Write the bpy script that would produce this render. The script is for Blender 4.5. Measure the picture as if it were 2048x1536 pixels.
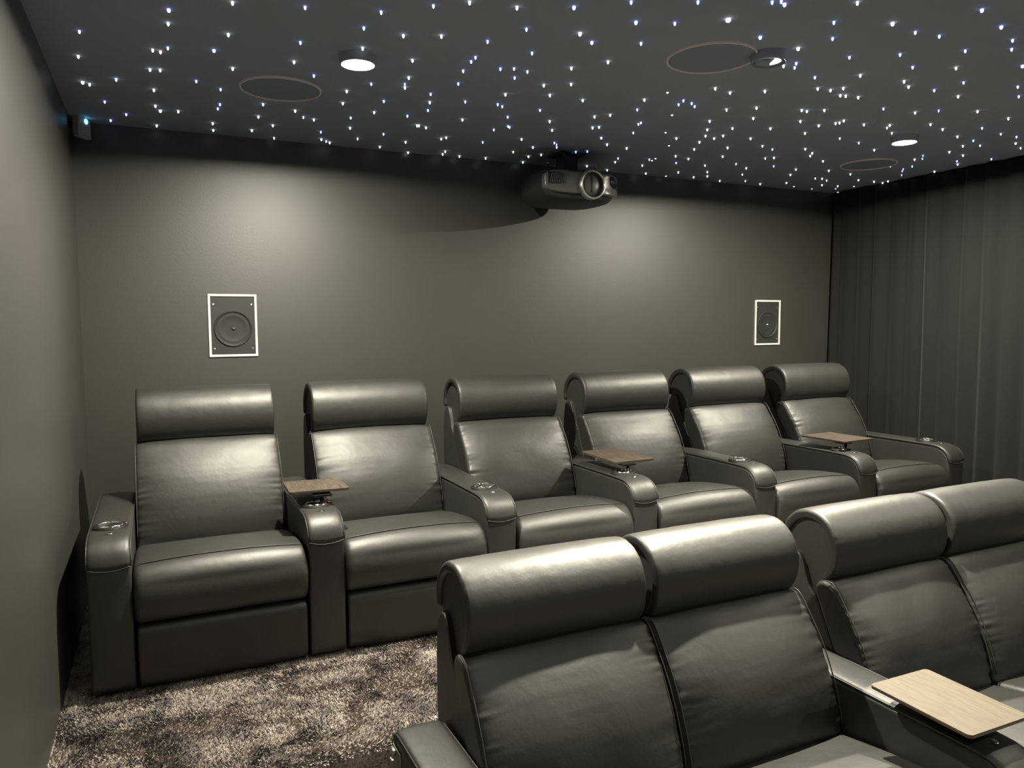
import bpy, bmesh, math, random
import numpy as np
from mathutils import Vector, Matrix

for _o in list(bpy.data.objects):
    bpy.data.objects.remove(_o)
scene = bpy.context.scene
COL = scene.collection
PI = math.pi

# ------------------------------------------------------------------ camera
cam_d = bpy.data.cameras.new('camera')
cam_d.sensor_fit = 'HORIZONTAL'
cam_d.sensor_width = 36.0
cam_d.lens = 36.0 * 1506.2 / 2048.0
cam_d.clip_start = 0.05
cam = bpy.data.objects.new('camera', cam_d)
COL.objects.link(cam)
yaw, pitch, roll = 0.4402, 0.0800, -0.0052
f = Vector((math.sin(yaw) * math.cos(pitch), math.cos(yaw) * math.cos(pitch), -math.sin(pitch)))
r0 = Vector((math.cos(yaw), -math.sin(yaw), 0))
u0 = r0.cross(f)
r = r0 * math.cos(roll) + u0 * math.sin(roll)
u = u0 * math.cos(roll) - r0 * math.sin(roll)
M = Matrix((r, u, -f)).transposed().to_4x4()
M.translation = Vector((0.1879, -3.0212, 1.3644))
cam.matrix_world = M
scene.camera = cam

# ------------------------------------------------------------------ light and exposure
scene.view_settings.view_transform = 'Standard'
scene.view_settings.look = 'None'
scene.view_settings.gamma = 1.0
scene.view_settings.use_curve_mapping = False
scene.view_settings.exposure = 0.0
world = bpy.data.worlds.new('world')
scene.world = world
world.use_nodes = True
world.node_tree.nodes['Background'].inputs[0].default_value = (0.5, 0.55, 0.6, 1)
world.node_tree.nodes['Background'].inputs[1].default_value = 0.02

CEIL = 2.42
LAMP_COLOR = (1.0, 0.935, 0.76)
LAMPS = [  # x, y, watts : recessed ceiling downlights of the room
    (0.95, 0.01, 118.0), (4.11, 0.01, 112.0),
    (2.42, -0.68, 0.0),          # deep reflector, a spot further down
    (0.96, -1.80, 4.0), (4.18, -1.80, 18.0),
    (0.96, -3.65, 14.0), (4.18, -3.65, 30.0),
]
sd_ = bpy.data.lights.new('reflector_lamp', 'SPOT')
sd_.energy = 860.0
sd_.spot_size = math.radians(118)
sd_.spot_blend = 0.7
sd_.shadow_soft_size = 0.035
sd_.color = LAMP_COLOR
so_ = bpy.data.objects.new('reflector_lamp', sd_)
so_.location = (2.42, -0.68, CEIL - 0.03)
so_.rotation_euler = (math.radians(-26), 0, 0)
COL.objects.link(so_)
for lx, ly, lw in LAMPS:
    if lw == 0: continue
    ld = bpy.data.lights.new('downlight_lamp', 'AREA')
    ld.shape = 'DISK'
    ld.size = 0.05
    ld.energy = lw
    ld.color = LAMP_COLOR
    lo = bpy.data.objects.new('downlight_lamp', ld)
    lo.location = (lx, ly, CEIL - 0.030)
    COL.objects.link(lo)

# ------------------------------------------------------------------ helpers
def tag(o, label=None, cat=None, group=None, kind=None):
    if label: o['label'] = label
    if cat: o['category'] = cat
    if group: o['group'] = group
    if kind: o['kind'] = kind
    return o

def link(name, me, mat, parent=None, loc=None, rot=None):
    o = bpy.data.objects.new(name, me)
    COL.objects.link(o)
    if mat is not None and me is not None and not me.materials:
        me.materials.append(mat)
    if parent is not None: o.parent = parent
    if loc is not None: o.location = loc
    if rot is not None: o.rotation_euler = rot
    return o

def empty(name, loc, rz=0.0):
    o = bpy.data.objects.new(name, None)
    o.empty_display_size = 0.1
    COL.objects.link(o)
    o.location = loc
    o.rotation_euler = (0, 0, rz)
    return o

def mesh_from(name, verts, faces, smooth=None):
    me = bpy.data.meshes.new(name)
    me.from_pydata([tuple(map(float, v)) for v in verts], [], faces)
    if smooth is not None:
        me.polygons.foreach_set('use_smooth', smooth)
    me.update()
    return me

class MB:
    """collects simple solids into one mesh"""
    def __init__(s): s.v = []; s.f = []; s.s = []
    def add(s, vs, fs, sm=False):
        n = len(s.v); s.v += [tuple(v) for v in vs]
        s.f += [tuple(i + n for i in q) for q in fs]; s.s += [sm] * len(fs)
        return s
    def box(s, x0, x1, y0, y1, z0, z1, b=0.0):
        bm = bmesh.new()
        bmesh.ops.create_cube(bm, size=1.0)
        for v in bm.verts:
            v.co = Vector(((x0 + x1) / 2 + v.co.x * (x1 - x0), (y0 + y1) / 2 + v.co.y * (y1 - y0), (z0 + z1) / 2 + v.co.z * (z1 - z0)))
        if b > 0:
            bmesh.ops.bevel(bm, geom=bm.edges[:], offset=b, segments=2, affect='EDGES', profile=0.6)
        s._bm(bm); return s
    def _bm(s, bm, sm=False):
        bm.verts.index_update()
        s.add([v.co[:] for v in bm.verts], [[v.index for v in q.verts] for q in bm.faces], sm)
        bm.free()
    def lathe(s, prof, c=(0, 0, 0), n=32, axis='z', sm=True):
        """prof: list of (radius, height)"""
        vs = []; m = len(prof)
        for i in range(n):
            a = 2 * PI * i / n
            for rr, h in prof:
                p = (rr * math.cos(a), rr * math.sin(a), h)
                if axis == 'y': p = (p[0], -p[2], p[1])
                if axis == 'x': p = (p[2], p[0], p[1])
                vs.append((p[0] + c[0], p[1] + c[1], p[2] + c[2]))
        fs = []
        for i in range(n):
            j = (i + 1) % n
            for k in range(m - 1):
                fs.append((i * m + k, j * m + k, j * m + k + 1, i * m + k + 1))
        s.add(vs, fs, sm); return s
    def tube(s, pts, rad, n=6, closed=False):
        pts = [Vector(p) for p in pts]; m = len(pts); vs = []
        for i, p in enumerate(pts):
            a = pts[(i - 1) % m] if closed else pts[max(i - 1, 0)]
            b = pts[(i + 1) % m] if closed else pts[min(i + 1, m - 1)]
            t = (b - a).normalized()
            ref = Vector((1, 0, 0)) if abs(t.x) < 0.8 else Vector((0, 0, 1))
            e1 = t.cross(ref).normalized(); e2 = t.cross(e1)
            for k in range(n):
                an = 2 * PI * k / n
                vs.append(tuple(p + e1 * (rad * math.cos(an)) + e2 * (rad * math.sin(an))))
        fs = []
        rng = m if closed else m - 1
        for i in range(rng):
            j = (i + 1) % m
            for k in range(n):
                l = (k + 1) % n
                fs.append((i * n + k, i * n + l, j * n + l, j * n + k))
        if not closed:
            fs.append(tuple(range(n))[::-1]); fs.append(tuple((m - 1) * n + k for k in range(n)))
        s.add(vs, fs, True); return s
    def mesh(s, name='part'):
        return mesh_from(name, s.v, s.f, s.s)
    def build(s, name, mat, parent=None, loc=None, rot=None):
        return link(name, s.mesh(name), mat, parent, loc, rot)

def smoothstep(a, b, x):
    t = np.clip((x - a) / (b - a), 0, 1); return t * t * (3 - 2 * t)

_rs = np.random.RandomState(7)
_NT = _rs.rand(256, 256)
def vnoise(x, y):
    """tiling 2-D value noise, arrays in, 0..1 out"""
    x = np.asarray(x, float); y = np.asarray(y, float)
    xi = np.floor(x).astype(int); yi = np.floor(y).astype(int)
    fx = x - xi; fy = y - yi
    fx = fx * fx * (3 - 2 * fx); fy = fy * fy * (3 - 2 * fy)
    a = _NT[xi % 256, yi % 256]; b = _NT[(xi + 1) % 256, yi % 256]
    c = _NT[xi % 256, (yi + 1) % 256]; d = _NT[(xi + 1) % 256, (yi + 1) % 256]
    return (a * (1 - fx) + b * fx) * (1 - fy) + (c * (1 - fx) + d * fx) * fy

def chaikin(pts, it=2, closed=True):
    pts = [np.array(p, float) for p in pts]
    for _ in range(it):
        q = []
        n = len(pts)
        for i in range(n if closed else n - 1):
            a = pts[i]; b = pts[(i + 1) % n]
            q += [a * .75 + b * .25, a * .25 + b * .75]
        if not closed: q = [pts[0]] + q + [pts[-1]]
        pts = q
    return np.array(pts)

def resample(P, n, closed=True):
    if closed: P = np.vstack([P, P[:1]])
    d = np.r_[0, np.cumsum(np.linalg.norm(np.diff(P, axis=0), axis=1))]
    t = np.linspace(0, d[-1], n + 1)[:-1] if closed else np.linspace(0, d[-1], n)
    return np.stack([np.interp(t, d, P[:, 0]), np.interp(t, d, P[:, 1])], 1), t

def puff(name, prof, x0, x1, r=0.012, n=120, nx=40, disp=None, it=2):
    """closed profile (y, z) swept along x between x0 and x1, ends rounded by r;
    disp(x, s, P) gives the outward displacement of every vertex"""
    P, s = resample(chaikin(prof, it), n)
    area = 0.5 * np.sum(P[:, 0] * np.roll(P[:, 1], -1) - np.roll(P[:, 0], -1) * P[:, 1])
    T = np.roll(P, -1, 0) - np.roll(P, 1, 0)
    T /= np.linalg.norm(T, axis=1)[:, None] + 1e-9
    N = np.stack([T[:, 1], -T[:, 0]], 1) * (1 if area > 0 else -1)
    k = 5
    e = [(r * (1 - math.sin(a)), r * (1 - math.cos(a))) for a in np.linspace(0.0, PI / 2, k)]
    xs = [x0 + q[1] for q in e] + list(np.linspace(x0 + r, x1 - r, nx)[1:-1]) + [x1 - q[1] for q in e[::-1]]
    ins = [q[0] for q in e] + [0.0] * (nx - 2) + [q[0] for q in e[::-1]]
    V = []
    for x, i0 in zip(xs, ins):
        d = -i0 * np.ones(n)
        if disp is not None: d = d + disp(np.full(n, x), s, P)
        Q = P + N * d[:, None]
        V.append(np.column_stack([np.full(n, x), Q]))
    m = len(xs)
    V = np.array(V)
    verts = V.reshape(-1, 3)
    ii = np.arange(m - 1)[:, None] * n; jj = np.arange(n)[None, :]; j2 = (jj + 1) % n
    F = np.stack([ii + jj, ii + j2, ii + n + j2, ii + n + jj], -1).reshape(-1, 4)
    if area > 0: F = F[:, ::-1]
    F = [tuple(q) for q in F.tolist()]
    cap0 = V[0]; cap1 = V[-1]
    base = len(verts)
    verts = np.vstack([verts, cap0, cap1])
    from mathutils.geometry import tessellate_polygon
    nq = len(F)
    for off, ring, flip in ((base, cap0, False), (base + n, cap1, True)):
        for t in tessellate_polygon([[Vector((q[1], q[2], 0.0)) for q in ring]]):
            a_, b_, c_ = (ring[t[0]], ring[t[1]], ring[t[2]])
            cr = (b_[1] - a_[1]) * (c_[2] - a_[2]) - (b_[2] - a_[2]) * (c_[1] - a_[1])
            if abs(cr) < 1e-12: continue
            tri = (t[0], t[1], t[2]) if (cr > 0) == (not flip) else (t[2], t[1], t[0])
            F.append(tuple(off + k_ for k_ in tri))
    # puff faces were built with y-z orientation; flip so normals face outward
    F = [q[::-1] for q in F]
    sm = [True] * nq + [False] * (len(F) - nq)
    me = mesh_from(name, verts, F, sm)
    return me, P, N, s

# ------------------------------------------------------------------ materials
def new_mat(name):
    m = bpy.data.materials.new(name); m.use_nodes = True
    nt = m.node_tree; b = nt.nodes['Principled BSDF']
    return m, nt, b

def nd(nt, t, **kw):
    n = nt.nodes.new(t)
    for k, v in kw.items():
        if k in n.inputs: n.inputs[k].default_value = v
        else: setattr(n, k, v)
    return n

def plain(name, col, rough=0.5, metal=0.0, spec=None, bump=0.0, bscale=200.0, var=0.0, vscale=6.0):
    m, nt, b = new_mat(name)
    b.inputs['Base Color'].default_value = (*col, 1)
    b.inputs['Roughness'].default_value = rough
    b.inputs['Metallic'].default_value = metal
    if spec is not None: b.inputs['Specular IOR Level'].default_value = spec
    tc = nd(nt, 'ShaderNodeTexCoord')
    if bump:
        n = nd(nt, 'ShaderNodeTexNoise', Scale=bscale, Detail=3.0)
        nt.links.new(tc.outputs['Object'], n.inputs['Vector'])
        bp = nd(nt, 'ShaderNodeBump', Strength=bump, Distance=0.001)
        nt.links.new(n.outputs['Fac'], bp.inputs['Height'])
        nt.links.new(bp.outputs['Normal'], b.inputs['Normal'])
    if var:
        n = nd(nt, 'ShaderNodeTexNoise', Scale=vscale, Detail=4.0)
        nt.links.new(tc.outputs['Object'], n.inputs['Vector'])
        r = nd(nt, 'ShaderNodeValToRGB')
        r.color_ramp.elements[0].position = 0.3; r.color_ramp.elements[1].position = 0.7
        r.color_ramp.elements[0].color = tuple(c * (1 - var) for c in col) + (1,)
        r.color_ramp.elements[1].color = tuple(min(1, c * (1 + var)) for c in col) + (1,)
        nt.links.new(n.outputs['Fac'], r.inputs['Fac'])
        nt.links.new(r.outputs['Color'], b.inputs['Base Color'])
    return m

def emit(name, col, strength):
    m, nt, b = new_mat(name)
    b.inputs['Base Color'].default_value = (0.02, 0.02, 0.02, 1)
    b.inputs['Emission Color'].default_value = (*col, 1)
    b.inputs['Emission Strength'].default_value = strength
    return m

def leather(name, col=(0.017, 0.0165, 0.0145), rough=0.50):
    m, nt, b = new_mat(name)
    b.inputs['Base Color'].default_value = (*col, 1)
    b.inputs['Specular IOR Level'].default_value = 0.80
    tc = nd(nt, 'ShaderNodeTexCoord')
    v = nd(nt, 'ShaderNodeTexVoronoi', Scale=520.0); v.feature = 'DISTANCE_TO_EDGE'
    n = nd(nt, 'ShaderNodeTexNoise', Scale=28.0, Detail=4.0)
    n2 = nd(nt, 'ShaderNodeTexNoise', Scale=9.0, Detail=3.0)
    for q in (v, n, n2): nt.links.new(tc.outputs['Object'], q.inputs['Vector'])
    b1 = nd(nt, 'ShaderNodeBump', Strength=0.25, Distance=0.0006)
    b2 = nd(nt, 'ShaderNodeBump', Strength=0.30, Distance=0.004)
    nt.links.new(v.outputs['Distance'], b1.inputs['Height'])
    nt.links.new(n.outputs['Fac'], b2.inputs['Height'])
    nt.links.new(b1.outputs['Normal'], b2.inputs['Normal'])
    nt.links.new(b2.outputs['Normal'], b.inputs['Normal'])
    mr = nd(nt, 'ShaderNodeMapRange')
    mr.inputs['To Min'].default_value = rough - 0.05; mr.inputs['To Max'].default_value = rough + 0.07
    nt.links.new(n2.outputs['Fac'], mr.inputs['Value'])
    nt.links.new(mr.outputs['Result'], b.inputs['Roughness'])
    return m

LEATHER = leather('black_leather')
PIPING = plain('leather_piping', (0.036, 0.035, 0.031), 0.5)
SHELL = leather('side_leather', (0.020, 0.020, 0.019), 0.55)
WALL = plain('charcoal_wall_paint', (0.041, 0.040, 0.035), 0.46, spec=0.95, bump=0.25, bscale=120, var=0.06, vscale=3)
CEILM = plain('dark_ceiling_paint', (0.24, 0.285, 0.34), 0.75, spec=0.3, bump=0.1, bscale=90)
CHROME = plain('chrome', (0.75, 0.74, 0.72), 0.16, 1.0)
STEEL = plain('brushed_steel', (0.42, 0.41, 0.39), 0.38, 1.0)
BLACKP = plain('black_plastic', (0.006, 0.006, 0.006), 0.6, spec=0.3)
BLACKM = plain('black_metal', (0.02, 0.02, 0.02), 0.4, 0.6)
WHITEP = plain('white_frame_paint', (0.82, 0.81, 0.76), 0.5)
GREYP = plain('warm_white_plastic', (0.30, 0.30, 0.29), 0.5)
BAFFLE = plain('speaker_baffle', (0.030, 0.031, 0.030), 0.5)
CONE = plain('speaker_cone', (0.022, 0.023, 0.023), 0.6)

# ------------------------------------------------------------------ room shell
XL, XR, YB, YF = -0.169, 5.33, 1.553, -5.6
ZL = -0.40      # lower floor; the raised platform under the back row is z = 0
YE = -0.685     # front edge of the platform
def struct(name, mb, mat, parent=None):
    o = mb.build(name, mat, parent)
    o['kind'] = 'structure'
    return o
struct('wall_back', MB().box(XL - .1, XR + .1, YB, YB + .1, ZL - .1, CEIL + .1), WALL)
struct('wall_left', MB().box(XL - .1, XL, YF - .1, YB, ZL - .1, CEIL + .1), WALL)
struct('wall_right', MB().box(XR, XR + .1, YF - .1, YB, ZL - .1, CEIL + .1), WALL)
struct('wall_front', MB().box(XL, XR, YF - .1, YF, ZL - .1, CEIL + .1), WALL)
ceiling = struct('ceiling', MB().box(XL, XR, YF, YB, CEIL, CEIL + .1), CEILM)

# carpet
def carpet_mat(name, tuft=False):
    m, nt, b = new_mat(name)
    tc = nd(nt, 'ShaderNodeTexCoord')
    n1 = nd(nt, 'ShaderNodeTexNoise', Scale=7.5, Detail=3.0, Roughness=0.55, Distortion=0.8)
    n2 = nd(nt, 'ShaderNodeTexNoise', Scale=170.0, Detail=2.0)
    for q in (n1, n2): nt.links.new(tc.outputs['Object'], q.inputs['Vector'])
    r = nd(nt, 'ShaderNodeValToRGB')
    r.color_ramp.elements[0].position = 0.36; r.color_ramp.elements[1].position = 0.60
    r.color_ramp.elements[0].color = (0.18, 0.157, 0.152, 1)
    r.color_ramp.elements[1].color = (0.50, 0.44, 0.40, 1)
    nt.links.new(n1.outputs['Fac'], r.inputs['Fac'])
    mx = nd(nt, 'ShaderNodeMix'); mx.data_type = 'RGBA'; mx.blend_type = 'MULTIPLY'
    mx.inputs[0].default_value = 0.85
    r2 = nd(nt, 'ShaderNodeValToRGB')
    r2.color_ramp.elements[0].position = 0.38; r2.color_ramp.elements[1].position = 0.62
    r2.color_ramp.elements[0].color = (0.30, 0.30, 0.30, 1); r2.color_ramp.elements[1].color = (1, 1, 1, 1)
    nt.links.new(n2.outputs['Fac'], r2.inputs['Fac'])
    nt.links.new(r.outputs['Color'], mx.inputs[6]); nt.links.new(r2.outputs['Color'], mx.inputs[7])
    nt.links.new(mx.outputs[2], b.inputs['Base Color'])
    b.inputs['Roughness'].default_value = 0.95
    b.inputs['Specular IOR Level'].default_value = 0.1
    bp = nd(nt, 'ShaderNodeBump', Strength=0.9, Distance=0.006)
    nt.links.new(n2.outputs['Fac'], bp.inputs['Height'])
    if not tuft: nt.links.new(bp.outputs['Normal'], b.inputs['Normal'])
    return m
CARPET = carpet_mat('mottled_carpet')
TUFT = carpet_mat('carpet_tufts', True)
struct('floor', MB().box(XL, XR, YF, YE + .2, ZL - .1, ZL), CARPET)
# platform with a rounded nosing
prof = [(YB, ZL), (YB, 0.0)]
for a in np.linspace(0, PI / 2, 7):
    prof.append((YE + 0.035 - 0.035 * math.sin(a), -0.035 + 0.035 * math.cos(a)))
prof += [(YE, -0.06), (YE + 0.018, -0.068), (YE + 0.02, ZL)]
vs = [(XL, y, z) for y, z in prof] + [(XR, y, z) for y, z in prof]
n = len(prof)
fs = [(i, (i + 1) % n, (i + 1) % n + n, i + n) for i in range(n)] + [tuple(range(n))[::-1], tuple(range(n, 2 * n))]
platform = struct('floor_platform', MB().add(vs, fs), CARPET)

def tufts(x0, x1, y0, y1, count, seed):
    rs = np.random.RandomState(seed)
    x = rs.uniform(x0, x1, count); t = rs.uniform(0, 1, count)
    L = (y1 - y0); y = y0 + t * L
    z = np.zeros(count); 
    # front strip follows the nosing
    nose = y < YE + 0.035
    a = np.clip((YE + 0.035 - y) / 0.07, 0, 1) * PI / 2
    yy = np.where(nose, YE + 0.035 - 0.035 * np.sin(a), y); zz = np.where(nose, -0.035 + 0.035 * np.cos(a), 0)
    ny = np.where(nose, -np.sin(a), 0); nz = np.where(nose, np.cos(a), 1)
    h = rs.uniform(0.006, 0.012, count); w = rs.uniform(0.0022, 0.0045, count)
    an = rs.uniform(0, 2 * PI, count)
    ln = vnoise(x * 6 + 9, y * 6 + 3) * 2 * PI * 1.5
    lx = np.cos(ln) * .55 + rs.normal(0, .45, count); ly = np.sin(ln) * .55 + rs.normal(0, .45, count)
    B = np.stack([x, yy, zz - .001], 1)
    D = np.stack([np.cos(an), np.sin(an), 0 * an], 1) * w[:, None]
    Tp = B + np.stack([lx, ly + ny, nz], 1) * h[:, None]
    V = np.stack([B - D, B + D, Tp + D * .55, Tp - D * .55], 1).reshape(-1, 3)
    me = bpy.data.meshes.new('carpet_pile')
    me.vertices.add(count * 4); me.vertices.foreach_set('co', V.ravel())
    me.loops.add(count * 4); me.loops.foreach_set('vertex_index', np.arange(count * 4))
    me.polygons.add(count); me.polygons.foreach_set('loop_start', np.arange(count) * 4)
    me.update(calc_edges=True)
    return me
pile = link('carpet_pile', tufts(XL + .005, 1.6, YE - .03, 0.10, 95000, 3), TUFT, platform)
pile['kind'] = 'stuff'
pile2 = link('carpet_pile', tufts(1.6, XR - .005, YE - .03, 0.05, 60000, 4), TUFT, platform)
pile2['kind'] = 'stuff'

# ------------------------------------------------------------------ curtain along the right wall
CURT = plain('charcoal_curtain', (0.016, 0.017, 0.017), 0.9, spec=0.12, bump=0.3, bscale=500)
CURT.node_tree.nodes['Principled BSDF'].inputs['Sheen Weight'].default_value = 0.06
fold = [1.53, 1.444, 1.282, 1.137, 0.98, 0.835, 0.70, 0.579, 0.419, 0.277, 0.139, -0.027]
rc = random.Random(5)
while fold[-1] > -4.6: fold.append(fold[-1] - rc.uniform(0.125, 0.165))
def curtain_pts(z):
    pts = []
    q = random.Random(11)
    for i in range(len(fold) - 1):
        a, b = fold[i], fold[i + 1]
        dp = q.uniform(0.030, 0.048); sk = q.uniform(-.18, .18); sw = q.uniform(-1, 1) * 0.007
        for k in range(12):
            t = k / 12
            sh = (0.5 - 0.5 * math.cos(2 * PI * (t ** 0.85))) ** 0.8
            y = a + (b - a) * (t + sk * math.sin(PI * t) * .5) + sw * math.sin(z * 2.1 + i)
            x = 5.255 - dp * sh * (0.82 + 0.18 * math.sin(z * 1.3 + i * 2.1)) 
            pts.append((x, y))
    return pts
zs = np.linspace(0.015, CEIL - 0.012, 26)
rows = []
for z in zs:
    for (x, y) in curtain_pts(z):
        rows.append((x, y, z if y > YE - 0.0 else z))
npt = len(rows) // len(zs)
# in front of the platform the curtain reaches down to the lower floor
rows = [(x, y, (ZL + 0.015 + (z - 0.015) * (CEIL - 0.012 - ZL - 0.015) / (CEIL - 0.027)) if y < YE - .03 else z) for x, y, z in rows]
fs = [(i * npt + j, i * npt + j + 1, (i + 1) * npt + j + 1, (i + 1) * npt + j) for i in range(len(zs) - 1) for j in range(npt - 1)]
cur = link('curtain', mesh_from('curtain', rows, fs, [True] * len(fs)), CURT)
sol = cur.modifiers.new('thickness', 'SOLIDIFY'); sol.thickness = 0.004
tag(cur, 'dark charcoal floor-length pleated curtain along the right-hand wall', 'curtain')

# ------------------------------------------------------------------ recliners
HR_PAD = [(.795, .815), (.765, .842), (.742, .885), (.735, .94), (.748, 1.0), (.785, 1.048), (.845, 1.075), (.915, 1.070),
          (.975, 1.032), (1.008, .975), (1.010, .915), (.996, .893), (.978, .905), (.980, .955), (.955, 1.0), (.910, 1.032), (.855, 1.040),
          (.810, 1.018), (.782, .985), (.772, .94), (.785, .875), (.812, .838)]
HR_CORE = [(.800, .80), (.778, .87), (.765, .94), (.778, .99), (.808, 1.025), (.855, 1.047), (.912, 1.040), (.962, 1.004),
           (.988, .955), (.985, .90), (.965, .86), (.93, .80), (.90, .74), (.83, .74)]
BACK = [(.545, .385), (.553, .47), (.588, .58), (.640, .69), (.700, .770), (.738, .822), (.768, .838), (.815, .826),
        (.835, .79), (.79, .70), (.735, .58), (.69, .46), (.665, .385)]
SEAT = [(.64, .40), (.36, .452), (.16, .472), (.06, .474), (.012, .452), (-.016, .405), (-.024, .350), (-.014, .300),
        (.010, .268), (.045, .258), (.62, .258)]
FOOT = [(.052, .255), (.018, .252), (.004, .236), (.000, .20), (.002, .12), (.006, .04), (.016, .022), (.052, .020)]
SHELLP = [(.955, .898), (.918, .908), (.898, .88), (.868, .79), (.845, .768), (.822, .755), (.735, .56), (.70, .44), (.69, .06),
          (.97, .06), (.985, .45), (.998, .70), (.985, .86)]
BASE = [(.058, .03), (.058, .25), (.68, .25), (.68, .03)]
SW = 0.636

def nose_noise(seed): 
    return seed * 17.31

def make_seat(root, seed, x_off, y0=0.0):
    """soft parts of one recliner, left inner edge at local x = x_off"""
    sd = nose_noise(seed)
    def wr(a, reach, freq, x, s, w):
        """gathered wrinkles running in from both side seams"""
        e0 = x; e1 = SW - x
        nA = vnoise(s * freq + sd, np.full_like(s, sd) + x * 3.0) + .5 * vnoise(s * freq * 2.3 + sd * 2, x * 5 + 4.0)
        nB = vnoise(s * freq + sd + 51, np.full_like(s, sd) + x * 3.0) + .5 * vnoise(s * freq * 2.3 + sd * 2 + 31, x * 5 + 9.0)
        rA = reach * (.5 + 1.0 * vnoise(s * freq * .6 + sd * 3, s * 0 + 2.5)); rB = reach * (.5 + 1.0 * vnoise(s * freq * .6 + sd * 3 + 77, s * 0 + 7.5))
        return -a * w * ((1 - np.abs(2 * nA / 1.5 - 1)) * np.exp(-e0 / rA) + (1 - np.abs(2 * nB / 1.5 - 1)) * np.exp(-e1 / rB))
    # headrest
    def d_head(x, s, P):
        u = (x - .018) / .60
        out = smoothstep(.80, .70, P[:, 0]) * 1.0 + smoothstep(1.03, 1.07, P[:, 1]) * .6
        crown = .006 * (1 - np.abs(2 * u - 1) ** 3) * np.clip(out, 0, 1)
        w = wr(.008, .014, 55., x, s, 1.0) + .0010 * (vnoise(x * 25 + sd, s * 9 + sd) - .5)
        return crown + w
    me, P, N, s = puff('headrest', HR_PAD, .018, .618, r=.011, n=150, nx=46, disp=d_head, it=2)
    hd = link('headrest', me, LEATHER, root, (x_off, y0, 0))
    me, *_ = puff('end_panel', HR_CORE, .032, .604, r=.004, n=60, nx=4, it=2)
    link('end_panel', me, SHELL, hd)
    # back cushion
    def d_back(x, s, P):
        u = np.clip((x - .006) / .624, 0, 1)
        front = smoothstep(.02, -.02, (P[:, 0] - .63) * .86 - (P[:, 1] - .62) * .50 - .045 * 0 - .035)
        vz = np.clip((P[:, 1] - .40) / .43, 0, 1)
        crown = (.030 * (1 - np.abs(2 * u - 1) ** 2.6) * np.sin(PI * np.clip(vz * .9 + .08, 0, 1)) ** .6) * front
        w = wr(.014, .032, 38., x, s, front) + front * (.0050 * (vnoise(x * 7 + sd, P[:, 1] * 11 + sd) - .5) + .0007 * (vnoise(x * 5 + sd, P[:, 1] * 38 + sd) - .5))
        return crown + w
    me, P, N, s = puff('back_cushion', BACK, .006, .630, r=.014, n=170, nx=60, disp=d_back, it=2)
    bc = link('back_cushion', me, LEATHER, root, (x_off, y0, 0))
    for xx in (.010, .626):      # welt along both side seams
        idx = [i for i in range(len(P)) if (P[i, 0] - .63) * .86 - (P[i, 1] - .62) * .50 - .02 < 0]
        idx.sort(key=lambda i: P[i, 1])
        pts = [(xx, P[i, 0] - .002, P[i, 1] + .001) for i in idx[::3]]
        MB().tube(pts, .0021).build('welt', PIPING, bc)
    # seat cushion
    def d_seat(x, s, P):
        u = np.clip((x - .004) / .628, 0, 1)
        top = smoothstep(.40, .46, P[:, 1]); fr = smoothstep(.05, -.01, P[:, 0]) * smoothstep(.26, .30, P[:, 1])
        crown = .018 * (1 - np.abs(2 * u - 1) ** 2.4) * np.clip(top + fr * .6, 0, 1)
        w = wr(.007, .016, 45., x, s, np.clip(top * .5 + fr, 0, 1)) + .0025 * (vnoise(x * 6 + sd, s * 6 + sd) - .5) * np.clip(top + fr, 0, 1)
        crease = -.0015 * np.exp(-((P[:, 0] - .075) / .006) ** 2) * top
        return crown + w + crease
    me, P, N, s = puff('seat_cushion', SEAT, .004, .632, r=.022, n=170, nx=54, disp=d_seat, it=2)
    sc = link('seat_cushion', me, LEATHER, root, (x_off, y0, 0))
    pts = []
    for x in np.linspace(.012, .624, 40):
        u = (x - .004) / .628
        pts.append((x, .066 - .012 * (1 - abs(2 * u - 1) ** 4), .4728 + .018 * (1 - abs(2 * u - 1) ** 2.4) - .010 * smoothstep(.03, 0, min(x - .004, .632 - x))))
    MB().tube(pts, .0022).build('welt', PIPING, sc)
    # footrest, shell and base
    def d_foot(x, s, P):
        u = np.clip((x - .010) / .616, 0, 1)
        return .006 * (1 - np.abs(2 * u - 1) ** 3) * smoothstep(.05, .02, P[:, 0]) + .0015 * (vnoise(x * 8 + sd, P[:, 1] * 12 + sd) - .5)
    me, *_ = puff('footrest_panel', FOOT, .010, .626, r=.012, n=90, nx=24, disp=d_foot, it=2)
    link('footrest_panel', me, LEATHER, root, (x_off, y0, 0))
    me, P, N, s = puff('back_shell', SHELLP, .014, .622, r=.006, n=90, nx=4, it=1)
    sh = link('back_shell', me, SHELL, root, (x_off, y0, 0))
    for xx in (.017, .619):
        idx = [i for i in range(len(P)) if P[i, 0] < .93 and P[i, 1] > .42 and (P[i, 0] - .80) - (P[i, 1] - .75) * .55 < .06]
        idx.sort(key=lambda i: P[i, 1])
        MB().tube([(xx, P[i, 0], P[i, 1]) for i in idx[::2]], .0025).build('welt', PIPING, sh)
    me, *_ = puff('base', BASE, .03, .606, r=.003, n=40, nx=3, it=1)
    link('base', me, BLACKP, root, (x_off, y0, 0))

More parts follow.
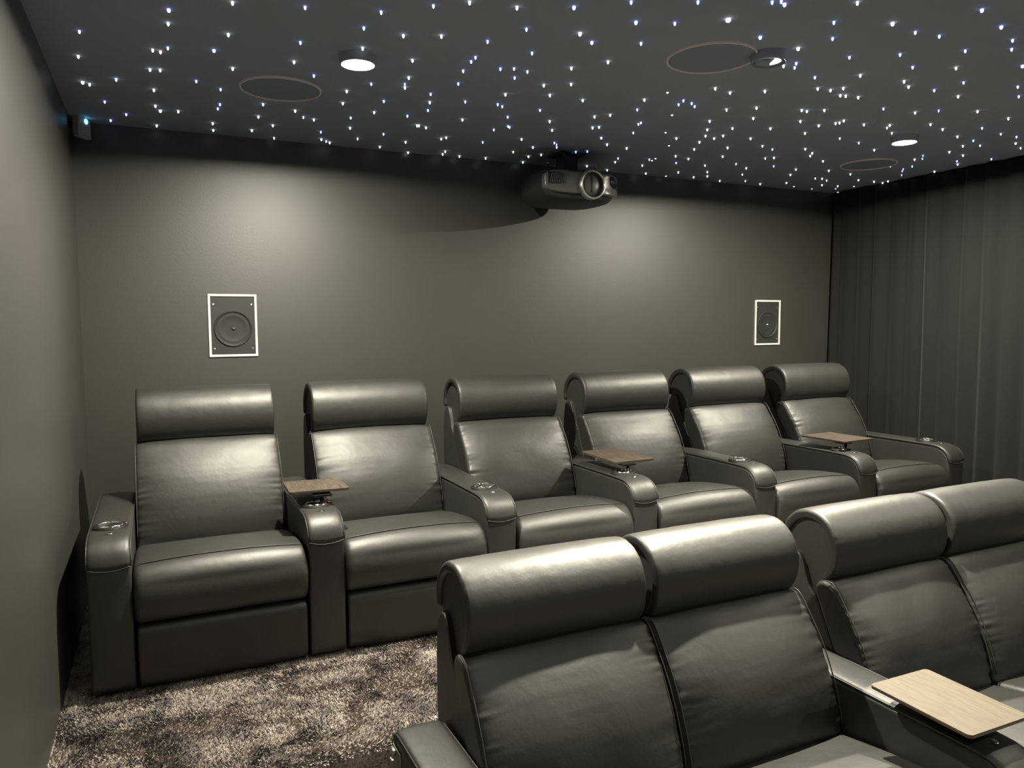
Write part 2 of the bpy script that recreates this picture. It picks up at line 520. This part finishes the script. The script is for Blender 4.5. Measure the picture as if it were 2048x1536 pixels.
# armrest: one mesh for the padded body, one for the leather cap, shared by all
ARM_BODY = [(.905, .57), (.60, .576), (.14, .578), (.085, .574), (.045, .556), (.018, .525), (.006, .485), (.004, .40), (.003, .03),
            (.012, .018), (.90, .018), (.925, .03), (.93, .30), (.925, .55)]
CAPP_OUT = [(.000, .492), (.004, .515), (.018, .545), (.042, .567), (.078, .583), (.125, .588), (.30, .588), (.90, .586), (.928, .572), (.934, .53)]
def cap_profile():
    o = chaikin(CAPP_OUT, 2, closed=False)
    o, _ = resample(o, 70, closed=False)
    d = np.gradient(o, axis=0); d /= np.linalg.norm(d, axis=1)[:, None]
    nrm = np.stack([-d[:, 1], d[:, 0]], 1)
    return o, nrm
def d_arm(x, s, P):
    u = np.abs(x) / .072
    return (1 - u ** 2.2) * (.006 * smoothstep(.06, .0, P[:, 0]) * smoothstep(.02, .06, P[:, 1]))
body_me, *_ = puff('arm_body', ARM_BODY, -.072, .072, r=.010, n=130, nx=12, disp=d_arm, it=1)
def cap_mesh():
    o, nrm = cap_profile(); n = len(o); m = 17
    us = np.linspace(-1, 1, m); V = []
    for u in us:
        e = abs(u)
        x = .0715 * u
        lift = .0065 * (1 - e ** 3.2) - .003 * (max(0, e - .90) / .10) ** 2
        dip = np.zeros((n, 2)); dip[:, 1] = -.012 * (1 - e ** 2) * np.exp(-((o[:, 1] - .492) / .02) ** 2) * (o[:, 0] < .1)
        Q = o + nrm * lift + dip
        V.append(np.column_stack([np.full(n, x), Q]))
    V = np.array(V)
    inner = V.copy(); 
    for i in range(m): inner[i, :, 1:] = o - nrm * .012
    inner[:, :, 0] *= .985
    verts = np.vstack([V.reshape(-1, 3), inner.reshape(-1, 3)]); off = m * n
    fs = []
    for i in range(m - 1):
        for j in range(n - 1):
            fs.append((i * n + j, i * n + j + 1, (i + 1) * n + j + 1, (i + 1) * n + j)[::-1])
            fs.append((off + i * n + j, off + i * n + j + 1, off + (i + 1) * n + j + 1, off + (i + 1) * n + j))
    for j in range(n - 1):
        fs.append((j, off + j, off + j + 1, j + 1)[::-1]); k = (m - 1) * n
        fs.append((k + j, k + off + j, k + off + j + 1, k + j + 1))
    for i in range(m - 1):
        fs.append((i * n, (i + 1) * n, off + (i + 1) * n, off + i * n)[::-1])
        k = n - 1
        fs.append((i * n + k, (i + 1) * n + k, off + (i + 1) * n + k, off + i * n + k))
    return mesh_from('arm_cap', verts, fs, [True] * len(fs)), o, nrm, V
cap_me, co_, cn_, capV = cap_mesh()
def _cuts():
    bm = bmesh.new(); bm.from_mesh(cap_me); bmesh.ops.recalc_face_normals(bm, faces=bm.faces[:]); bm.to_mesh(cap_me); bm.free()
_cuts()
wm = MB()
for i in (0, -1):
    wm.tube([tuple(p + np.array([0.0006 * (1 if i else -1), 0, 0])) for p in capV[i][::2]], .0026)
wm.tube([tuple(p) for p in capV[:, 0, :]], .0016)
welt_me = wm.mesh('welt')
ZT = .588 + .0065
# cup holder: black flange, chrome ring, deep black cup
holder_me = MB().lathe([(.0450, .000), (.0460, .0060), (.052, .0075), (.060, .0055), (.0625, -.001)], n=40).mesh('cup_holder')
chrome_me = MB().lathe([(.0395, .0010), (.0395, .0100), (.0410, .0115), (.0440, .0100), (.0455, .0020)], n=40).mesh('chrome_ring')
cup_me = MB().lathe([(.0405, .004), (.0400, .002), (.037, .0012), (.0, .0010)], n=32).mesh('cup')
led_me = MB().lathe([(.0, .006), (.0028, .0052), (.0042, .003), (.0045, 0)], n=10).mesh('led')
btn_me = MB().lathe([(.0, .0030), (.009, .0028), (.010, .0020), (.011, .0008)], n=20).mesh('button_cap')
btnb_me = MB().lathe([(.0, .0010), (.0175, .0016), (.0185, 0)], n=24).mesh('control_button')
LED = emit('red_led', (1.0, 0.12, 0.10), 3.0)
MATS = [(body_me, SHELL), (cap_me, LEATHER), (welt_me, PIPING), (holder_me, BLACKP), (chrome_me, CHROME), (cup_me, BLACKP),
        (led_me, LED), (btn_me, CHROME), (btnb_me, BLACKP)]
for me_, m_ in MATS: me_.materials.append(m_)

def make_arm(root, x, y0=0.0):
    a = link('armrest', body_me, None, root, (x, y0, 0))
    cap = link('arm_cap', cap_me, None, a)
    link('welt', welt_me, None, a)
    link('cup_holder', holder_me, None, a, (0, .212, ZT))
    link('chrome_ring', chrome_me, None, a, (0, .212, ZT))
    link('cup', cup_me, None, a, (0, .212, ZT))
    l = link('indicator_light', led_me, None, a, (.054, .218, ZT + .002)); 
    l['label'] = 'tiny glowing red light on the cup holder rim'
    link('control_button', btnb_me, None, a, (0.0, .112, ZT - .0035))
    link('button_cap', btn_me, None, a, (0.004, .112, ZT - .003))
    return a

def recliner(x, y0, z0, seed, label, group, left=True, right=False):
    root = empty('recliner', (x + SW / 2, y0, z0))
    tag(root, label, 'recliner', group)
    make_seat(root, seed, -SW / 2)
    if left: make_arm(root, -SW / 2 - .072)
    if right: make_arm(root, SW / 2 + .072)
    return root

PIT = .78
BL = ['black leather recliner at the left end of the back row, beside the bare left wall',
      'second back-row recliner from the left wall, a wooden tray over its left armrest',
      'third back-row recliner from the left wall, standing below the projector',
      'fourth back-row recliner from the left, with the middle wooden tray over its left armrest',
      'fifth back-row recliner from the left, between the middle and the far right trays',
      'back-row recliner at the right end, closest to the dark curtain']
back_row = []
for k in range(6):
    back_row.append(recliner(k * PIT + .072, 0.0, 0.0, k + 1, BL[k], 'back row recliners on the platform', True, k == 5))
FY = -1.88
FX = [.917, 1.553, 2.333, 2.969]
FL = ['nearest black leather recliner, left end of the front row, with one armrest on its left',
      'second front-row recliner from the left, armless and joined to the left-end seat',
      'third front-row recliner, right of the armrest with the large pale wooden tray',
      'front-row recliner cut off by the right edge, with armrest on its right']
front_row = []
for k in range(4):
    front_row.append(recliner(FX[k], FY, ZL, 20 + k, FL[k], 'front row recliners', k in (0, 2), k == 3))
# folding metal hook on the outer side of the near armrest
arm0 = [c for c in front_row[0].children if c.name.startswith('armrest')][0]
h = MB().lathe([(0, -.015), (.008, -.015), (.009, -.013), (.009, .013), (.008, .015), (0, .015)], (-.084, .895, .535), n=16, axis='y')
h.box(-.098, -.090, .865, .885, .475, .525, .001).box(-.104, -.076, .83, .87, .455, .461, .001).box(-.078, -.072, .85, .92, .45, .545, .001)
h.build('metal_bracket', STEEL, arm0)

# ------------------------------------------------------------------ wooden trays
def wood(name, c1, c2):
    m, nt, b = new_mat(name)
    tc = nd(nt, 'ShaderNodeTexCoord'); mp = nd(nt, 'ShaderNodeMapping')
    mp.inputs['Scale'].default_value = (1.0, 14.0, 1.0)
    nt.links.new(tc.outputs['Object'], mp.inputs['Vector'])
    w = nd(nt, 'ShaderNodeTexNoise', Scale=9.0, Detail=5.0, Roughness=0.6, Distortion=0.4)
    mp.inputs['Scale'].default_value = (9.0, 1.2, 1.0)
    nt.links.new(mp.outputs['Vector'], w.inputs['Vector'])
    r = nd(nt, 'ShaderNodeValToRGB')
    r.color_ramp.elements[0].position = 0.35; r.color_ramp.elements[1].position = 0.68
    r.color_ramp.elements[0].color = (*c1, 1); r.color_ramp.elements[1].color = (*c2, 1)
    nt.links.new(w.outputs['Fac'], r.inputs['Fac']); nt.links.new(r.outputs['Color'], b.inputs['Base Color'])
    b.inputs['Roughness'].default_value = 0.55
    b.inputs['Specular IOR Level'].default_value = 0.3
    bp = nd(nt, 'ShaderNodeBump', Strength=0.15, Distance=0.001)
    nt.links.new(w.outputs['Fac'], bp.inputs['Height']); nt.links.new(bp.outputs['Normal'], b.inputs['Normal'])
    return m
WOOD = wood('walnut_laminate', (0.040, 0.031, 0.024), (0.105, 0.084, 0.066))
EDGE = plain('tray_edge_band', (0.07, 0.048, 0.033), 0.4)

def rounded_plate(w, l, z0, z1, rad, seg=5):
    pts = []
    for cx, cy, a0 in ((w / 2 - rad, l / 2 - rad, 0), (-w / 2 + rad, l / 2 - rad, PI / 2), (-w / 2 + rad, -l / 2 + rad, PI), (w / 2 - rad, -l / 2 + rad, 1.5 * PI)):
        for k in range(seg + 1):
            a = a0 + PI / 2 * k / seg
            pts.append((cx + rad * math.cos(a), cy + rad * math.sin(a)))
    n = len(pts)
    vs = [(x, y, z0) for x, y in pts] + [(x, y, z1) for x, y in pts]
    fs = [tuple(range(n))[::-1], tuple(range(n, 2 * n))] + [(i, (i + 1) % n, (i + 1) % n + n, i + n) for i in range(n)]
    return MB().add(vs, fs)
OAK = wood('pale_oak_laminate', (0.095, 0.078, 0.056), (0.13, 0.108, 0.080))
def tray(px, py, zf, cx, cy, w, l, rz, tilt, label, wd=None):
    """post in the cup holder at (px, py); board centre (cx, cy) relative to the post"""
    root = empty('tray_table', (px, py, zf + ZT + .002))
    tag(root, label, 'tray', 'swivel trays on the armrests')
    top = .655 - ZT - .002
    MB().lathe([(0, 0), (.020, 0), (.020, .004), (.0085, .008), (.0085, top - .020), (0, top - .020)], n=16).build('post', BLACKM, root)
    MB().box(-.036, .040, -.016, .05, top - .022, top - .0125, .002).build('bracket', BLACKM, root)
    t = rounded_plate(w, l, -.010, .0, .014).build('tray_top', wd or WOOD, root, (cx, cy, top), (tilt, 0, rz))
    rounded_plate(w + .0016, l + .0016, -.0095, -.0022, .0145).build('edge_band', EDGE, t)
tray(.802, .197, 0, .000, .145, .250, .300, math.radians(-3), math.radians(-2.5), 'wooden tray on a black post between the first and second back-row recliners')
tray(2.362, .197, 0, .055, .185, .245, .335, math.radians(2), math.radians(1.5), 'middle wooden tray of the back row, between the third and fourth recliners')
tray(3.922, .190, 0, .060, .120, .265, .315, math.radians(4), 0, 'farthest wooden tray, between the fifth and sixth back-row recliners')
tray(2.281, FY + .20, ZL, -.030, .048, .252, .322, math.radians(-1), 0, 'nearest and largest wooden tray, pale oak, over the middle armrest of the front row', OAK)

# ------------------------------------------------------------------ in-wall speakers
def wall_speaker(x0, z0, w, h, label):
    root = empty('wall_speaker', (x0 + w / 2, YB, z0))
    tag(root, label, 'speaker', 'in-wall speakers on the back wall')
    b = .0125; hw = w / 2
    fr = MB()
    for bx in ((-hw, -hw + b, 0, h), (hw - b, hw, 0, h), (-hw + b, hw - b, 0, b), (-hw + b, hw - b, h - b, h)):
        fr.box(bx[0], bx[1], -.010, 0.0, bx[2], bx[3], .0008)
    fr.build('frame', WHITEP, root)
    # baffle with a round cut for the driver
    cz = h * .50 - .028 + .01; R = .098
    n = 48; angs = [2 * PI * i / n for i in range(n)]
    for sx in (1, -1):
        for zz in (h - b, b):
            ca = math.atan2(zz - cz, sx * (hw - b)) % (2 * PI)
            angs[min(range(n), key=lambda q: abs(angs[q] - ca))] = ca
    ring = [(R * math.cos(t_), cz + R * math.sin(t_)) for t_ in angs]
    rect = []
    for i in range(n):
        dx, dz = math.cos(angs[i]), math.sin(angs[i])
        ts = []
        if dx > 1e-6: ts.append((hw - b) / dx)
        if dx < -1e-6: ts.append(-(hw - b) / dx)
        if dz > 1e-6: ts.append((h - b - cz) / dz)
        if dz < -1e-6: ts.append((cz - b) / -dz)
        t = min(ts); rect.append((dx * t, cz + dz * t))
    vs = [(x, -.003, z) for x, z in ring] + [(x, -.003, z) for x, z in rect]
    fs = [(i, (i + 1) % n, (i + 1) % n + n, i + n)[::-1] for i in range(n)]
    m = MB().add(vs, fs)
    m.build('baffle', BAFFLE, root)
    d = MB().lathe([(.103, .0030), (.102, .0065), (.097, .0070), (.094, .003), (.086, .0005), (.078, .0035), (.070, .0010), (.040, -.006 + .0065), (.022, .0005), (.0, .0005)], (0, -.0028, cz), n=48, axis='y')
    dr = d.build('driver', CONE, root)
    MB().lathe([(.0, .011), (.005, .009), (.009, .004), (.012, .0)], (0, -.0032, cz), n=16, axis='y').build('phase_plug', STEEL, dr)
    for sx in (-1, 1):
        for zz in (.045, h - .058):
            MB().lathe([(.0, .0006), (.0025, .0012), (.0055, .002), (.0062, 0)], (sx * (hw - .028), -.003, zz), n=12, axis='y').build('screw', STEEL, root)
wall_speaker(.4558, 1.1853, .2612, .3539, 'square-edged black wall speaker in white frame, left side of the back wall')
wall_speaker(4.4581, 1.1853, .2612, .3539, 'black wall speaker in white frame near the curtain, right side of the back wall')

# ------------------------------------------------------------------ motion sensor in the left corner
ms = empty('motion_sensor', (-.113, 1.460, 2.318))
ms.rotation_euler = (0, 0, math.radians(60))
tag(ms, 'small white motion sensor with a glowing blue light, high in the left corner', 'sensor')
MB().box(-.050, .050, -.016, .018, 0, .115, .006).build('body', GREYP, ms)
MB().box(-.030, .032, -.020, -.014, .012, .066, .003).build('lens_window', plain('sensor_lens', (0.36, .36, .38), .35), ms)
MB().lathe([(.0, .008), (.008, .007), (.013, .003), (.014, 0)], (.010, -.015, .084), n=16, axis='y').build('indicator_light', emit('blue_led', (0.12, 0.62, 1.0), 6.0), ms)

# ------------------------------------------------------------------ projector
PJ = plain('projector_front', (0.10, 0.10, 0.097), 0.30, spec=0.6)
PJB = plain('projector_shell', (0.022, 0.023, 0.024), 0.45)
PJD = plain('projector_dark', (0.010, 0.010, 0.011), 0.35)
pj = empty('projector', (2.565, 1.20, 2.108))
tag(pj, 'dark grey projector with a silver-ringed lens, hanging from the ceiling', 'projector')
def front_y(x):
    return -.238 - .006 * (1 - (x / .287) ** 2) + .115 * max(0.0, (x - .10) / .187) ** 2.2
def foot(n=96):
    pts = []
    for i in range(n):
        a = 2 * PI * i / n
        c, s_ = math.cos(a), math.sin(a); p = 7.0
        x = .282 * math.copysign(abs(c) ** (2 / p), c); y = .232 * math.copysign(abs(s_) ** (2 / p), s_)
        if y < 0: y = y / .232 * (-front_y(x) - .010)
        else: x *= 1 - .28 * (y / .232) ** 2
        pts.append((x, y))
    return pts
fp = foot(); n = len(fp); lv = [(0, .76), (.008, .85), (.020, .92), (.036, .965), (.06, 1.0), (.115, 1.0), (.142, .985), (.158, .955), (.167, .90), (.170, .80)]
vs = [(x * k, y * (k if y > 0 else (1 - (1 - k) * .35)), z) for z, k in lv for x, y in fp]
fs = [(a * n + i, a * n + (i + 1) % n, (a + 1) * n + (i + 1) % n, (a + 1) * n + i) for a in range(len(lv) - 1) for i in range(n)]
fs += [tuple(range(n))[::-1], tuple(range((len(lv) - 1) * n, len(lv) * n))]
MB().add(vs, fs, True).build('body', PJB, pj)
# fascia: a rounded panel that follows the curved front
def outline(k, i, n=72, p=4.5):
    a = 2 * PI * i / n; c, s_ = math.cos(a), math.sin(a)
    return (.286 * k * math.copysign(abs(c) ** (2 / p), c), .094 + .064 * k * math.copysign(abs(s_) ** (2 / p), s_))
ks = [1.0, 1.0, .985, .95, .8, .55, .3]
vs = []
for j, k in enumerate(ks):
    for i in range(72):
        x, z = outline(k, i)
        y = front_y(x) - (0 if j == 0 else .010 if j == 1 else .014 if j == 2 else .016)
        if j == 0: y += .03
        vs.append((x, y, z))
fs = [(j * 72 + i, j * 72 + (i + 1) % 72, (j + 1) * 72 + (i + 1) % 72, (j + 1) * 72 + i) for j in range(len(ks) - 1) for i in range(72)]
fs.append(tuple((len(ks) - 1) * 72 + i for i in range(72)))
MB().add(vs, fs, True).build('front_panel', PJ, pj)
lx = .028
MB().lathe([(.074, .0), (.074, .026), (.077, .033), (.083, .033), (.088, .026), (.089, .0)], (lx, -.244, .086), n=56, axis='y').build('lens_ring', plain('silver_ring', (0.62, 0.61, 0.57), 0.32, 0.9), pj)
MB().lathe([(.075, .020), (.068, .018), (.060, .017), (.0, .017)], (lx, -.244, .086), n=48, axis='y').build('lens_barrel', PJD, pj)
MB().lathe([(.056, .0), (.052, .004), (.030, .008), (.0, .010)], (lx - .006, -.259, .086), n=40, axis='y').build('lens_glass', plain('lens_shutter', (0.10, 0.10, 0.095), .35), pj)
MB().box(lx - .008, lx - .005, -.272, -.262, .038, .134).build('shutter_seam', PJD, pj)
MB().box(-.268, -.135, -.258, -.236, .074, .146, .006).build('vent_panel', PJD, pj)
g = MB()
for k in range(10):
    x0 = -.258 + k * .0115
    g.add([(x0, -.2615, .080), (x0 + .0035, -.2615, .080), (x0 + .0155, -.2615, .140), (x0 + .012, -.2615, .140),
           (x0, -.256, .080), (x0 + .0035, -.256, .080), (x0 + .0155, -.256, .140), (x0 + .012, -.256, .140)],
          [(0, 1, 2, 3), (0, 3, 7, 4), (1, 5, 6, 2), (3, 2, 6, 7), (0, 4, 5, 1)])
g.build('vent_grille', PJ, pj)
# dark glossy window wrapped round the right-hand corner
vs = []; cols = 14
for i in range(cols + 1):
    x = .165 + .112 * i / cols
    zl = .094 - .006 * math.sin(PI * i / cols) - .012 * i / cols; zh = .148 - .030 * (i / cols) ** 4
    vs += [(x, front_y(x) - .0185, zl), (x, front_y(x) - .0185, zh)]
fs = [(2 * i, 2 * i + 2, 2 * i + 3, 2 * i + 1) for i in range(cols)]
ob = MB().add(vs, fs, True).build('sensor_window', PJD, pj)
md = ob.modifiers.new('thickness', 'SOLIDIFY'); md.thickness = .003
TR = plain('projector_trim', (0.34, 0.34, 0.38), 0.3, 0.7)
def trim(i0, i1):
    MB().tube([(outline(1.0, i)[0], front_y(outline(1.0, i)[0]) - .012, outline(1.0, i)[1]) for i in range(i0, i1)], .0024).build('front_trim', TR, pj)
trim(1, 17); trim(20, 40)
mt = MB().box(-.16, .16, -.12, .14, .176, .184, .002).box(-.05, .05, -.05, .05, .184, .30, .004).box(-.09, .09, -.09, .09, .3, .312, .002)
mt.build('ceiling_mount', BLACKM, pj)
for bx, by in ((-.225, -.17), (-.14, -.10), (.105, -.17), (.20, .1)):
    MB().lathe([(0, .0), (.0035, 0), (.0035, .040), (.008, .040), (.008, .048), (0, .048)], (bx, by, .166), n=10).build('bolt', STEEL, pj)

# ------------------------------------------------------------------ ceiling fittings
LENS = emit('downlight_lens', (1.0, 0.93, 0.78), 60.0)
DLAB = {0: 'glowing round recessed downlight, left one of the two in view', 1: 'glowing round recessed downlight near the curtain, right one in view',
        2: 'small downlight in the middle of the ceiling, only a pale sliver of it lit',
        3: 'unseen downlight over the left end of the front row', 4: 'unseen downlight over the right end of the front row',
        5: 'unseen downlight at the front of the room, left side', 6: 'unseen downlight at the front of the room, right side'}
for i, (lx_, ly_, _) in enumerate(LAMPS):
    root = empty('downlight', (lx_, ly_, CEIL))
    tag(root, DLAB.get(i, 'recessed ceiling downlight above the front rows, outside the picture'), 'downlight', 'recessed downlights' if i < 3 else 'recessed downlights outside the picture')
    MB().lathe([(.0635, .0), (.0635, -.0345), (.0655, -.0355), (.069, -.030), (.074, .0)], n=40).build('cutoff_trim_ring', CEILM, root)  # ring hangs below the lens, shaped to keep lamp light off the upper walls
    if i == 2:    # deep reflector lamp: only a sliver of its lit inner wall is seen
        MB().lathe([(.0, -.010), (.030, -.012), (.038, .0)], n=32).build('lens', BLACKM, root)
        MB().lathe([(.046, .0), (.046, -.030), (.050, -.031), (.052, -.026), (.052, .0)], n=40).build('collar', CEILM, root)
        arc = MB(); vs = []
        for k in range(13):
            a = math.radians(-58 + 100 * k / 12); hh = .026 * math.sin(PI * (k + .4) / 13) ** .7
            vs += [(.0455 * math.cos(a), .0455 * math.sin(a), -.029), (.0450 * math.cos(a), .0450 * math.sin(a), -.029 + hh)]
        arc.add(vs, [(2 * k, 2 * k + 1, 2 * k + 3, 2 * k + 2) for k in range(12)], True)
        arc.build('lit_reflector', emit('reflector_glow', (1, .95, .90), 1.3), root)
        continue
    MB().lathe([(.0, -.0292), (.061, -.0292), (.063, -.020), (.063, .0)], n=32).build('lens', LENS, root)

RIMM = plain('speaker_rim', (0.60, 0.60, 0.60), .4)
def ceiling_speaker(x, y, label, R=.176):
    root = empty('ceiling_speaker', (x, y, CEIL)); tag(root, label, 'speaker', 'round ceiling speakers')
    MB().lathe([(R - .007, .0), (R - .007, -.007), (R - .004, -.010), (R, -.008), (R + .001, .0)], n=72).build('rim', RIMM, root)
    MB().lathe([(.0, -.005), (R - .02, -.005), (R - .008, -.003), (R - .007, .0)], n=72).build('grille', plain('speaker_grille', (0.19, 0.235, 0.29), .75, spec=.3, bump=.5, bscale=900), root)
ceiling_speaker(.736, .555, 'round dark ceiling speaker with a pale rim beside the left downlight')
ceiling_speaker(4.555, .62, 'round dark ceiling speaker beside the right downlight near the curtain')
ceiling_speaker(2.235, -.56, 'round dark ceiling speaker overhead, in front of the projector')

# fibre-optic star points set into the ceiling
STARS = '''268,-170,6 268,-45,0 -19,163,4 456,-319,0 678,-381,4 -46,454,0 218,259,8 245,267,8 270,210,4 467,-25,0 431,167,6 718,-54,4 207,507,0 245,497,0 515,354,0 731,170,0 -58,808,2 -33,827,0 75,705,0 387,589,4 835,308,4 11,1090,4 221,800,0 491,667,4 95,1288,4 19,1443,4 227,1070,0 249,1153,2 329,1126,0 506,914,4 502,994,4 693,830,0 233,1461,0 498,1294,0 510,1441,0 699,1065,0 851,882,0 908,982,4 965,1006,0 789,1209,0 700,1360,0 833,1486,1 1046,1241,4 1082,1410,0 1116,1443,1 1141,1467,0 918,-448,4 1062,-569,4 1161,-644,0 1320,-672,0 1493,-752,6 1643,-867,4 899,-289,4 1431,-519,4 1754,-733,6 1048,-278,0 1176,-331,0 1628,-561,2 1712,-506,6 1886,-575,4 1351,-353,4 944,-92,0 1557,-314,4 1374,-179,4 1377,-127,4 1882,-351,0 1158,-43,0 1389,-9,4 1520,-96,4 1570,-123,4 1637,-112,4 1622,-19,4 1784,-225,0 1209,168,0 1431,156,4 1234,305,0 1219,257,5 1084,315,4 1785,22,0 1887,-42,0 1010,463,0 1370,348,4 1685,212,0 1878,139,0 1204,542,4 1409,474,0 1558,392,4 2058,146,0 2320,19,0 1036,657,0 1717,370,4 1751,392,4 1444,603,4 1948,374,4 1212,747,0 2314,307,0 2258,367,0 2383,169,4 1129,893,4 1382,742,4 1663,696,0 1854,551,4 2090,538,0 1485,901,0 1494,897,0 1542,921,0 1173,1094,0 1933,716,4 1948,729,4 1892,812,4 2187,692,0 2363,558,0 2388,532,0 2546,393,4 2542,365,4 2625,557,4 1371,1146,4 1266,1310,1 1701,1121,0 1716,1080,0 2123,942,0 2524,728,6 1539,1277,0 1947,1096,4 2336,941,4 2402,1033,4 2368,973,5 2641,851,0 1434,1453,0 1632,1527,0 1831,1408,0 1842,1484,0 1958,1496,0 2217,1252,8 2273,1094,0 2409,1249,8 2508,1138,0 2568,1092,4 2625,1051,4 2801,884,0 2130,1479,0 2360,1328,0 2401,1492,0 2907,1140,4 2952,1243,0 2846,1424,0 3044,1485,0 3112,1088,4 3178,1260,0 3359,1475,0 1843,-959,4 1884,-783,4 2067,-1060,4 2118,-1063,6 2090,-1077,4 2329,-1173,0 2035,-885,3 2390,-1023,4 2509,-911,4 2590,-1101,2 2765,-1308,6 2974,-1243,6 2737,-1080,4 2852,-1092,4 2254,-808,6 2471,-781,2 3143,-1180,4 3236,-1120,4 3087,-1034,4 2890,-900,4 2732,-795,4 2591,-655,4 2624,-614,4 2567,-610,0 3476,-1018,6 3070,-820,4 3246,-888,0 2801,-556,4 2960,-655,0 3204,-678,0 3459,-777,4 3290,-635,0 3743,-839,4 2511,-257,0 2937,-446,0 3039,-498,0 3010,-452,0 3445,-648,4 2745,-319,0 2615,-235,0 3115,-414,0 3145,-419,0 3217,-428,0 3636,-632,0 3899,-750,4 2496,-48,4 2561,-28,4 2516,14,4 2607,7,4 2903,-97,0 3491,-345,4 2790,-11,0 3140,-158,0 3178,-155,0 3244,-204,0 3775,-436,5 3700,-362,0 3969,-507,0 3024,55,0 4247,-489,0 2854,192,0 3294,-1,0 3493,-105,0 3506,-66,0 3497,-48,0 3451,22,0 3657,-93,0 3797,-140,0 3830,-97,1 3983,-242,0 4141,-200,0 4313,-308,4 3065,257,0 2958,336,0 3257,175,0 3511,174,0 4540,-268,4 3956,-28,1 3039,448,0 3130,407,0 4374,-126,0 4691,-263,4 2924,563,0 3123,475,0 3318,392,0 3787,179,4 4550,-103,4 3104,581,0 3978,210,1 4850,-163,0 3514,505,0 4709,-40,4 4626,11,0 5004,-99,1 3353,625,0 3193,739,0 3632,545,4 3813,459,0 4222,303,0 4703,150,0 3940,524,0 3989,586,0 3207,938,0 3487,824,0 3817,721,0 3777,756,1 4875,178,0 3331,969,0 4644,286,5 4723,348,5 4700,386,0 5006,307,4 5149,171,4 4190,668,0 3336,1102,4 5104,369,0 3723,966,1 3565,1089,0 4007,918,4 4734,592,1 4881,539,4 3884,1046,0 4229,938,0 4906,627,5 4963,678,5 4477,879,0 5086,777,5 5190,598,0 3543,1348,0 3723,1256,0 4014,1227,1 4340,1097,0 4718,905,0 3825,1378,0 3758,1449,0 4669,1113,0 4612,1124,1 4754,1148,1 4027,1481,0 4962,1042,0 4208,1409,1 5209,986,0 5123,1038,0 4400,1460,0 4549,1342,0 5226,1046,0 5021,1283,0 4872,1300,0 4734,1448,0 5163,1253,0 4946,1469,0 5116,1387,0 5262,1494,0 2357,-110,4 2609,188,0 2795,491,0 3002,735,0 3156,1120,4 3141,1061,4 3558,1508,0'''
def star_mesh(rad):
    return MB().lathe([(rad * .75, .0), (rad * .9, -.004), (rad * .75, -.009), (rad * .4, -.0115), (0, -.0125)], n=8).mesh('star_light')
SC = {0: (0.86, 0.90, 1.0), 4: (0.30, 0.38, 1.0), 8: (1.0, 0.70, 0.62)}
SM = {k: emit('star_glow', c, 5.0 if k else 6.0) for k, c in SC.items()}
SR = [.0047, .0034, .0066, .0100]
sme = {}
extra = []
for i, t in enumerate(STARS.split()):
    sx, sy, k = map(int, t.split(','))
    sz, sc_ = k % 4, k - k % 4
    if i >= 298:
        extra.append((sx / 1000, sy / 1000)); continue
    if (sz, sc_) not in sme:
        m_ = star_mesh(SR[sz]); m_.materials.append(SM[sc_]); sme[(sz, sc_)] = m_
    link('star_light', sme[(sz, sc_)], None, ceiling, (sx / 1000, sy / 1000, CEIL))
# the few left over, and those of the ceiling outside the picture, as one object
rr = random.Random(9)
while len(extra) < 260:
    x, y = rr.uniform(XL + .1, XR - .2), rr.uniform(-4.8, 1.4)
    if y < -1.55 - .0 * x: extra.append((x, y))
mb = MB()
for x, y in extra: mb.lathe([(.005, .0), (.0045, -.0022), (0, -.005)], (x, y, CEIL), n=6)
o = mb.build('star_lights', SM[0], ceiling); o['kind'] = 'stuff'
